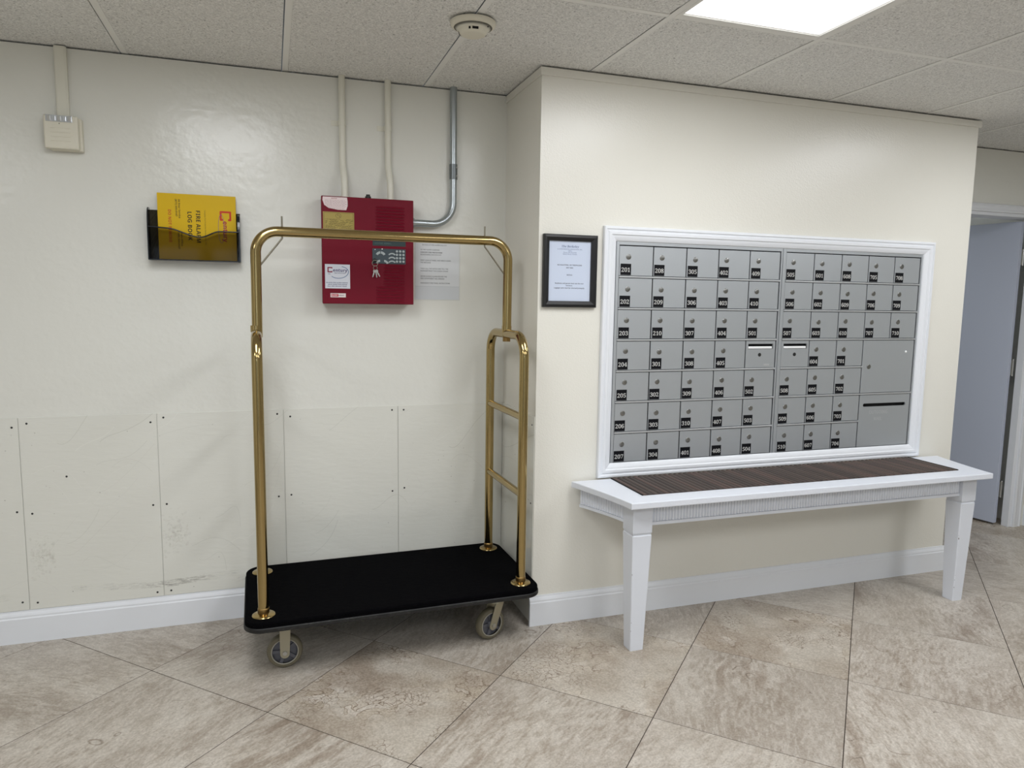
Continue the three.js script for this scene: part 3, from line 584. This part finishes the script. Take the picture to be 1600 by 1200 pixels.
{
  const t = thing('fire_alarm_panel', 'red metal fire alarm cabinet with louvres and grey keypad on the wall', 'fire alarm', [AX, AY, 0]);
  add('cabinet', box(0.004, AW - 0.002, 0.003, AH - 0.003, 0, AZ - 0.014, 0.003), M.red, t);
  const door = add('door', box(0, AW, 0, AH, AZ - 0.015, AZ, 0.003), M.red, t);
  const louvre = (w) => { const tri = [], n = 5, pr = []; for (let k = 0; k <= n; k++) { const a = k / n; pr.push([0.0032 - 0.0074 * a, 0.0045 * Math.pow(Math.sin(Math.PI * Math.min(1, a * 0.62)), 1)]); } const ring = (x, s) => pr.map(([y, z]) => [x, y * s, z * s]); const A = ring(-w / 2, 0.15), B = ring(-w / 2 + 0.008, 1), C = ring(w / 2 - 0.008, 1), E = ring(w / 2, 0.15); for (const [P, Q] of [[A, B], [B, C], [C, E]]) for (let k = 0; k < n; k++) tri.push(P[k], P[k + 1], Q[k + 1], P[k], Q[k + 1], Q[k]); for (const [P, Q] of [[A, B], [B, C], [C, E]]) tri.push(P[n], [P[n][0], P[n][1], 0], Q[n], [P[n][0], P[n][1], 0], [Q[n][0], Q[n][1], 0], Q[n]); return flat(tri); };
  const lg = louvre(0.13), lg2 = louvre(0.098);
  for (let k = 0; k < 9; k++) add('louvre', lg, M.red, t).position.set(0.293, AH - 0.036 - k * 0.0133, AZ);
  for (let k = 0; k < 13; k++) add('louvre', k < 7 ? lg2 : lg, M.red, t).position.set(k < 7 ? 0.31 : 0.293, 0.168 - k * 0.0133, AZ);
  add('company_sticker', sheet(0.011, 0.117, 0.066, 0.17, AZ, 0, 0.5, 0.5, 1), M.sticker, t);
  add('gold_plate', sheet(0.006, 0.137, 0.312, 0.392, AZ, 0.5, 1 - 360 / 1024, 1, 1, 0.001), M.sticker, t);
  { const s = new THREE.Shape([[0.006, 0.455], [0.108, 0.455], [0.11, 0.44], [0.11, 0.42], [0.104, 0.402], [0.07, 0.402], [0.03, 0.408], [0.012, 0.42], [0.005, 0.44]].map((q) => new THREE.Vector2(...q))), g = new THREE.ExtrudeGeometry(s, { depth: 0.0006, bevelEnabled: false }).translate(0, 0, AZ), p = g.attributes.position; for (let i = 0; i < p.count; i++) g.attributes.uv.setXY(i, 0.5 + (p.getX(i) - 0.005) / 0.105 * 0.5, 1 - 640 / 1024 + (p.getY(i) - 0.402) / 0.053 * 260 / 1024); add('warning_label', g, M.sticker, t); }
  add('maker_label', sheet(0.033, 0.098, 0.028, 0.0455, AZ, 0, 1 - 670 / 1024, 400 / 1024, 1 - 560 / 1024), M.sticker, t);
  const kp = add('keypad', box(0.214, 0.361, 0.178, 0.244, AZ, AZ + 0.003, 0.001), M.keypad, t);
  add('screen', sheet(0.216, 0.361, 0.256, 0.278, AZ, 0, 1 - 790 / 1024, 0.5, 1 - 700 / 1024, 0.0015), M.sticker, t);
  for (let r = 0; r < 4; r++) for (let k = 0; k < 3; k++) add('key', new THREE.CylinderGeometry(0.0048, 0.0054, 0.003, 14).rotateX(Math.PI / 2).translate(0.322 + k * 0.0145, 0.234 - r * 0.0148, AZ + 0.0043), M.keyCap, kp);
  const arc = (x, y, r0, r1, a0, a1) => { const s = new THREE.Shape(); s.absarc(x, y, r1, a0, a1); s.absarc(x, y, r0, a1, a0, true); return new THREE.ExtrudeGeometry(s, { depth: 0.002, bevelEnabled: false, curveSegments: 10 }).translate(0, 0, AZ + 0.003); };
  add('key', arc(0.25, 0.208, 0.014, 0.024, 0.5, 1.5), M.keyCap, kp); add('key', arc(0.25, 0.208, 0.014, 0.024, 1.65, 2.65), M.keyCap, kp);
  add('key', arc(0.264, 0.172, 0.014, 0.023, 0.4, 1.5), M.keyCap, kp); add('key', arc(0.248, 0.174, 0.012, 0.021, 1.6, 2.8), M.keyCap, kp);
  for (let r = 0; r < 3; r++) add('key', arc(0.3, 0.205 - r * 0.0165, 0.016, 0.0215, 0.75, 2.4), M.keyCap, kp);
  add('indicator', new THREE.SphereGeometry(0.003, 10, 8).translate(0.257, 0.242, AZ + 0.003), M.lip, kp); add('indicator', new THREE.SphereGeometry(0.0022, 10, 8).translate(0.226, 0.239, AZ + 0.003), M.lip, kp);
  const lk = add('lock', lathe([[0, 0.006], [0.009, 0.0055], [0.0105, 0.003], [0.0105, 0]], 20).rotateX(Math.PI / 2).translate(0.2235, 0.1905, AZ + 0.002), M.black, t);
  add('pipe_plug', merge([bar([0.203, AH - 0.004, 0.05], [0.203, AH + 0.012, 0.05], 0.013, 8), bar([0.203, AH + 0.012, 0.05], [0.203, AH + 0.02, 0.05], 0.009, 12)]), M.keyWay, t);
}
{ // keys hanging in the cabinet lock
  const t = thing('key_ring', 'small ring with keys hanging from the lock of the red cabinet', 'keys', [AX + 0.2235, AY + 0.1905, AZ + 0.008]);
  add('ring', new THREE.TorusGeometry(0.0125, 0.0011, 8, 32).translate(0.001, -0.011, 0.001), M.rim, t);
  add('ring', new THREE.TorusGeometry(0.0098, 0.001, 8, 32).rotateY(0.4).translate(0.002, -0.032, 0.002), M.rim, t);
  const keyShape = () => { const s = new THREE.Shape(); s.absarc(0, -0.006, 0.006, -1.1, Math.PI + 1.1); s.lineTo(-0.002, -0.032); s.lineTo(0, -0.035); s.lineTo(0.0028, -0.031); s.lineTo(0.0018, -0.027); s.lineTo(0.003, -0.022); s.lineTo(0.002, -0.012); const h = new THREE.Path(); h.absarc(0, -0.004, 0.0018, 0, Math.PI * 2, true); s.holes.push(h); return new THREE.ExtrudeGeometry(s, { depth: 0.0016, bevelEnabled: false, curveSegments: 10 }); };
  for (const [x, r] of [[0.0, -0.3], [0.003, 0.15], [0.005, 0.5]]) { const k = add('key', keyShape(), M.steel, t); k.position.set(x, -0.04, 0.001 + x * 0.6); k.rotation.z = r; }
}
function pipe(name, label, pts, r, mat, fillet) { const t = thing(name, label, 'conduit', [0, 0, 0]); add('tube', sweep(poly(pts, fillet, 10), r, 20), mat, t); return t; }
{
  const spots = [[-0.759, 2.193, 'cream painted conduit running up from the left of the red cabinet'], [-0.56, 2.187, 'cream painted conduit running up from the middle of the red cabinet']];
  for (const [x, y, label] of spots) {
    const t = pipe('conduit', label, [[x, H + 0.2, 0.0155], [x, 2.02, 0.0155], [x + 0.004, 1.95, 0.05], [x + 0.004, AY + AH + 0.0006, 0.05]], 0.0142, M.painted, 0.12);
    add('strap', merge([sweep([new THREE.Vector3(x, y - 0.011, 0.0155), new THREE.Vector3(x, y + 0.011, 0.0155)], 0.0162, 20), box(x - 0.046, x - 0.01, y - 0.011, y + 0.011, 0.0002, 0.003, 0.0008)]), M.painted, t);
    add('connector', bar([x + 0.004, AY + AH + 0.0004, 0.05], [x + 0.004, AY + AH + 0.008, 0.05], 0.018, 12), M.painted, t);
  }
  const t = pipe('conduit', 'bare grey metal conduit that bends into the right side of the red cabinet', [[-0.2635, H + 0.2, 0.022], [-0.262, 1.779, 0.024], [AX + AW - 0.003, 1.779, 0.045]], 0.0158, M.conduit, 0.155);
  add('coupling', bar([-0.2625, 1.985, 0.0235], [-0.2625, 2.052, 0.0235], 0.0185, 24), M.coupling, t);
  for (const y of [2.0, 2.037]) add('set_screw', lathe([[0, 0.004], [0.004, 0.0036], [0.0046, 0]], 10).rotateX(Math.PI / 2).rotateY(0.8).translate(-0.2495, y, 0.037), M.steel, t);
  add('connector', bar([AX + AW - 0.002, 1.779, 0.0445], [AX + AW + 0.012, 1.779, 0.0445], 0.021, 12), M.conduit, t);
}
{ // dark chips in the ceiling edge about the pipes are gaps; notice in a plastic sleeve
  const t = thing('paper_notice', 'typed white notice in a clear plastic sleeve right of the red cabinet', 'notice', [-0.4395, 1.432, 0]);
  const print = canvas(512, 640, (c) => {
    c.fillStyle = '#dfe1e3'; c.fillRect(0, 0, 512, 640); c.fillStyle = '#e9eaeb'; c.fillRect(0, 0, 512, 500); c.fillStyle = '#c3c7ca'; c.fillRect(0, 498, 512, 3); c.fillStyle = '#3b3d40'; c.font = '22px sans-serif';
    const L = [[66, 'IN CASE OF FIRE ALARM CALL 911', 70], [118, 'TO THE ALARM COMPANY', 0], [146, 'CENTURY FIRE PROTECTION', 1], [170, 'MONITORING 305-555-0147', 0], [230, 'FIRST LOOK AT PANEL AND WRITE DOWN', 0], [254, 'THE MESSAGE', 0], [318, 'THEN CALL THE OFFICE AND TELL THE', 0], [342, 'MANAGER WHAT THE SCREEN SHOWS', 0], [400, 'NEVER SILENCE ALARM BEFORE THE', 0], [424, 'FIRE DEPARTMENT HAS ARRIVED', 0], [472, 'EMERGENCY FIRE PANEL INSTRUCTIONS', 0]];
    for (const [y, s, k] of L) { c.font = (k === 1 ? 'bold ' : '') + '19px sans-serif'; c.fillText(s, 60 + (k === 70 ? 20 : 0), y); }
  });
  add('paper', sheet(0.004, 0.213, 0.004, 0.28, 0.0006), std({ map: print, roughness: 0.7 }), t);
  add('sleeve', new THREE.PlaneGeometry(0.2175, 0.286).translate(0.10875, 0.143, 0.002), M.clear, t);
}
{ // horn strobe and its raceway
  const t = thing('horn_strobe', 'cream fire alarm horn strobe high on the wall with a clear lens', 'alarm horn', [-1.883, 1.992, 0]);
  add('backbox', box(0.012, 0.126, 0.0, 0.124, 0, 0.03, 0.004), M.plasticWhite, t);
  add('cover', box(0, 0.118, 0.002, 0.128, 0.026, 0.056, 0.007), M.plasticWhite, t);
  const lens = add('lens', box(0.01, 0.1, 0.102, 0.126, 0.05, 0.0605, 0.002), M.lens, t);
  for (let k = 0; k < 5; k++) add('lens_rib', box(0.015 + k * 0.0175, 0.0265 + k * 0.0175, 0.105, 0.123, 0.06, 0.0622 + (k % 2) * 0.001, 0.001), k % 2 ? M.lens : M.steel, lens);
  for (let k = 0; k < 4; k++) add('grille_bar', box(0.024, 0.092, 0.03 + k * 0.016, 0.033 + k * 0.016, 0.0555, 0.0575, 0.0008), M.plasticWhite, t);
  add('indicator', new THREE.SphereGeometry(0.0018, 8, 6).translate(0.055, 0.096, 0.0565), M.keyWay, t);
  const r = thing('raceway', 'flat cream cable duct running from the ceiling to the horn strobe', 'cable duct', [-1.8435, 2.1165, 0]);
  add('channel', box(0, 0.043, 0, H - 2.1165 - 0.004, 0, 0.018, 0.003), M.painted, r);
  add('cover_strip', box(0.005, 0.038, 0, H - 2.1165 - 0.004, 0.018, 0.0195, 0.0006), M.painted, r);
}
{ // wall file with the log book
  const t = thing('wall_file', 'smoked plastic wall file pocket holding the yellow log book', 'file holder', [-1.538, 1.58, 0]), w = 0.351, zf = 0.062;
  const wave = (x) => { const s = x / w; return s < 0.2 ? 0.133 - 0.004 * s / 0.2 : s < 0.56 ? 0.129 - 0.032 * step(0.2, 0.56, s) : s < 0.78 ? 0.097 + 0.026 * step(0.56, 0.78, s) : 0.123; };
  const pts = [[0.008, 0]]; pts.push([w - 0.006, 0]); for (let i = 40; i >= 0; i--) { const x = 0.004 + (w - 0.008) * i / 40; pts.push([x, wave(x)]); }
  const fs = new THREE.ShapeGeometry(new THREE.Shape(pts.map((p) => new THREE.Vector2(...p)))).translate(0, 0, zf);
  add('front', fs, M.smoke, t);
  const rim = []; for (let i = 0; i <= 40; i++) { const x = 0.002 + (w - 0.004) * i / 40; rim.push(new THREE.Vector3(x, wave(x), zf)); }
  add('rim', sweep(rim, 0.0028, 8), M.smokeSolid, t);
  add('back', box(0.0, w, 0.0, 0.205, 0, 0.003, 0.001), M.smoke, t);
  const side = (x0, x1, top) => { const s = new THREE.Shape(); s.moveTo(0, 0); s.lineTo(zf, 0); s.lineTo(zf, 0.135); s.quadraticCurveTo(zf - 0.004, top, zf - 0.03, top + 0.004); s.lineTo(0, top + 0.004); return new THREE.ExtrudeGeometry(s, { depth: x1 - x0, bevelEnabled: false, curveSegments: 10 }).rotateY(-Math.PI / 2).translate(x1, 0, 0); };
  add('side', side(0, 0.004, 0.208), M.smokeSolid, t); add('side', side(w - 0.009, w, 0.192), M.smokeSolid, t);
  add('bottom', box(0.004, w - 0.004, 0, 0.004, 0.003, zf, 0.001), M.smokeSolid, t);
  const cover = canvas(1024, 870, (c) => {
    c.fillStyle = '#d6b000'; c.fillRect(0, 0, 1024, 870); c.save(); c.translate(1024, 0); c.rotate(Math.PI / 2);   // text runs downwards, its first line at the right
    const T = (s, x, y, f, col) => { c.font = f; c.fillStyle = col; c.fillText(s, x, y); };
    c.strokeStyle = '#c23a1c'; c.lineWidth = 26; c.lineJoin = 'round'; c.beginPath(); c.moveTo(318, 106); c.lineTo(318, 76); c.lineTo(214, 76); c.lineTo(214, 204); c.lineTo(318, 204); c.lineTo(318, 174); c.stroke();
    T('entury', 334, 176, 'bold 88px sans-serif', '#a52a3a'); c.strokeStyle = '#7a5c8a'; c.lineWidth = 5; c.beginPath(); c.ellipse(440, 200, 190, 40, 0, 0, 7); c.stroke();
    T('Complete Fire Protection Services Since 1976', 200, 420, '23px sans-serif', '#3a3208');
    T('FIRE ALARM', 205, 530, 'bold 76px sans-serif', '#161206'); T('LOG BOOK', 225, 640, 'bold 76px sans-serif', '#161206');
    T('24 Hour Service', 70, 755, 'bold 34px sans-serif', '#2c2607'); T('(877) 555-0147', 70, 795, 'bold 34px sans-serif', '#2c2607'); T('Main Office', 500, 735, 'bold 34px sans-serif', '#2c2607'); T('(305) 555-0147', 500, 775, 'bold 34px sans-serif', '#2c2607');
    T('DO NOT REMOVE', 210, 890, 'bold 54px sans-serif', '#b8471a'); c.restore();
  });
  const b = thing('log_book', 'yellow fire alarm log book standing in the smoked wall file', 'book', [-1.5, 1.5845, 0.022]);
  const bw = 0.298, bh = 0.2665;
  add('cover', sheet(0, bw, 0, bh, 0.014, 0, 0, 1, 1, 0.001), phys({ map: cover, roughness: 0.45, specularIntensity: 0.5 }), b);
  add('back_cover', box(0, bw, 0, bh, 0, 0.001), M.yellow, b);
  add('pages', box(0.002, bw - 0.003, 0.003, bh - 0.003, 0.0012, 0.0138), M.pages, b);
}

// ------------------------------------------------------------------ luggage cart
{
  const t = thing('luggage_cart', 'brass hotel luggage cart with black carpeted deck standing in the corner', 'luggage cart', [-0.611, 0, 0.3405], 0.02);
  const L = 0.588, Z = 0.308, DY = 0.246, TR = 0.0195;
  const round = (l, z, r) => { const s = new THREE.Shape(); s.moveTo(-l + r, -z); s.lineTo(l - r, -z); s.absarc(l - r, -z + r, r, -Math.PI / 2, 0); s.lineTo(l, z - r); s.absarc(l - r, z - r, r, 0, Math.PI / 2); s.lineTo(-l + r, z); s.absarc(-l + r, z - r, r, Math.PI / 2, Math.PI); s.lineTo(-l, -z + r); s.absarc(-l + r, -z + r, r, Math.PI, Math.PI * 1.5); return s; };
  const slab = (l, z, r, y0, y1, b) => metres(new THREE.ExtrudeGeometry(round(l, z, r), { depth: y1 - y0 - 2 * b, bevelEnabled: true, bevelThickness: b, bevelSize: b, bevelOffset: -b, bevelSegments: 4, curveSegments: 10 }).rotateX(Math.PI / 2).translate(0, y1 - b, 0));
  const smooth = (g) => g;
  add('deck', smooth(slab(L - 0.004, Z - 0.004, 0.065, 0.216, DY, 0.008)), M.carpet, t);
  const scratched = canvas(2048, 128, (c) => { c.fillStyle = '#0d0d0e'; c.fillRect(0, 0, 2048, 128); for (let i = 0; i < 1500; i++) { const x = rr(0, 2048), a = step(0.42, 0.62, fbm(x / 90, 3, 512, 3, 8)) * rr(0.1, 0.75); c.strokeStyle = `rgba(168,164,152,${a * 0.45})`; c.lineWidth = rr(1, 4); c.beginPath(); const y = rr(10, 118); c.moveTo(x, y); c.lineTo(x + rr(2, 26), y + rr(-6, 6)); c.stroke(); } });
  scratched.wrapS = scratched.wrapT = THREE.RepeatWrapping;
  const bumperGeo = slab(L, Z, 0.07, 0.207, 0.226, 0.005); { const uv = bumperGeo.attributes.uv; for (let i = 0; i < uv.count; i++) uv.setXY(i, uv.getX(i) * 0.85, uv.getY(i) * 48); }
  add('bumper', bumperGeo, std({ map: scratched, roughness: 0.55 }), t);
  add('underframe', box(-L + 0.06, L - 0.06, 0.185, 0.208, -Z + 0.05, Z - 0.05, 0.003), M.deep, t);
  const PX = 0.5165, PZ = 0.2255, HT = 1.292;
  for (const s of [-1, 1]) {
    const h = sub('end_hoop', t);
    add('tube', sweep(poly([[s * PX, DY + 0.012, PZ], [s * PX, HT, PZ], [s * PX, HT, -PZ], [s * PX, DY + 0.012, -PZ]], 0.088, 14), TR, 28), M.brass, h);
    for (const y of [0.955, 0.627]) add('rung', bar([s * PX, y, -PZ + 0.012], [s * PX, y, PZ - 0.012], 0.0155, 20), M.brass, h);
    for (const z of [-1, 1]) {
      const f = lathe([[0, 0.011], [0.021, 0.011], [0.023, 0.007], [0.034, 0.0065], [0.041, 0.004], [0.043, 0]], 36); f.translate(s * PX, DY - 0.001, z * PZ); add('flange', f, M.brass, h);
      add('ferrule', lathe([[0.0165, 0.022], [0.0205, 0.02], [0.0215, 0.013], [0.0215, 0]], 28).translate(s * PX, DY + 0.008, z * PZ), M.darkBrass, h);
    }
    add('collar', bar([s * PX, HT - 0.034, 0], [s * PX, HT - 0.016, 0], 0.017, 24), M.darkBrass, h);
    add('sleeve', bar([s * PX, HT + 0.008, 0], [s * PX, HT + 0.034, 0], 0.0212, 28), M.brass, h);
  }
  const top = add('hanger_bar', sweep(poly([[-PX + 0.004, HT - 0.012, 0], [-PX + 0.006, 1.689, 0], [PX + 0.002, 1.689, 0], [PX, HT - 0.012, 0]], 0.083, 16), 0.0198, 28), M.brass, t);
  for (const s of [-1, 1]) add('hook', sweep(poly([[s * 0.412, 1.748, 0.0], [s * 0.412, 1.664, 0.0], [s * 0.502, 1.549, 0.0]], 0.012, 5), 0.0034, 10), M.rod, t);
  // casters
  function caster(x, z, yaw, off = 0.033) {
    const c = sub('caster', t); c.position.set(x, 0, z); c.rotation.y = yaw;
    const R = 0.0675;
    add('mount', merge([box(-0.048, 0.048, 0.178, 0.186, -0.04, 0.04, 0.002), new THREE.CylinderGeometry(0.03, 0.034, 0.02, 24).translate(0, 0.168, 0)]), M.fork, c);
    const plate = (z0) => { const s = new THREE.Shape(); s.moveTo(0.02, 0.16); s.lineTo(-0.02, 0.16); s.lineTo(-off - 0.017, R); s.absarc(-off, R - 0.004, 0.017, Math.PI, Math.PI * 2); s.lineTo(0.02, 0.16); return new THREE.ExtrudeGeometry(s, { depth: 0.004, bevelEnabled: true, bevelSize: 0.0006, bevelThickness: 0.0006, bevelSegments: 1, curveSegments: 10 }).translate(0, 0, z0); };
    add('fork', merge([plate(0.024), plate(-0.028), box(-0.02, 0.02, 0.155, 0.16, -0.028, 0.028, 0.001)]), M.fork, c);
    const wheel = sub('wheel', c); wheel.position.set(-off, R, 0);
    add('tyre', lathe([[0.049, -0.016], [0.06, -0.018], [R - 0.002, -0.012], [R, 0], [R - 0.002, 0.012], [0.06, 0.018], [0.049, 0.016]], 44).rotateX(Math.PI / 2), M.tyre, wheel);
    const spokes = []; for (let k = 0; k < 5; k++) spokes.push(box(-0.006, 0.006, 0.01, 0.05, -0.0125, 0.0125).rotateZ(k * Math.PI * 2 / 5 + 0.3));
    add('hub', merge([...spokes, lathe([[0, -0.019], [0.016, -0.019], [0.017, 0], [0.016, 0.019], [0, 0.019]], 24).rotateX(Math.PI / 2), lathe([[0, -0.005], [0.05, -0.005], [0.05, 0.005], [0, 0.005]], 36).rotateX(Math.PI / 2)]), M.hub, wheel);
    for (const k of [-1, 1]) add('rim', lathe([[0.0475, 0.0155], [0.0485, 0.0185], [0.051, 0.0185], [0.052, 0.0155]], 44).rotateX(k * Math.PI / 2), M.rim, wheel);
    add('axle', merge([bar([0, 0, -0.033], [0, 0, 0.033], 0.005, 14), bar([0, 0, 0.0285], [0, 0, 0.034], 0.009, 6)]), M.steel, wheel);
  }
  caster(-0.44, 0.17, -0.02, 0.002); caster(0.424, 0.18, 0.3); caster(-0.44, -0.17, 0.02, 0.002); caster(0.42, -0.18, -0.5);
}

renderer.render(scene, camera);
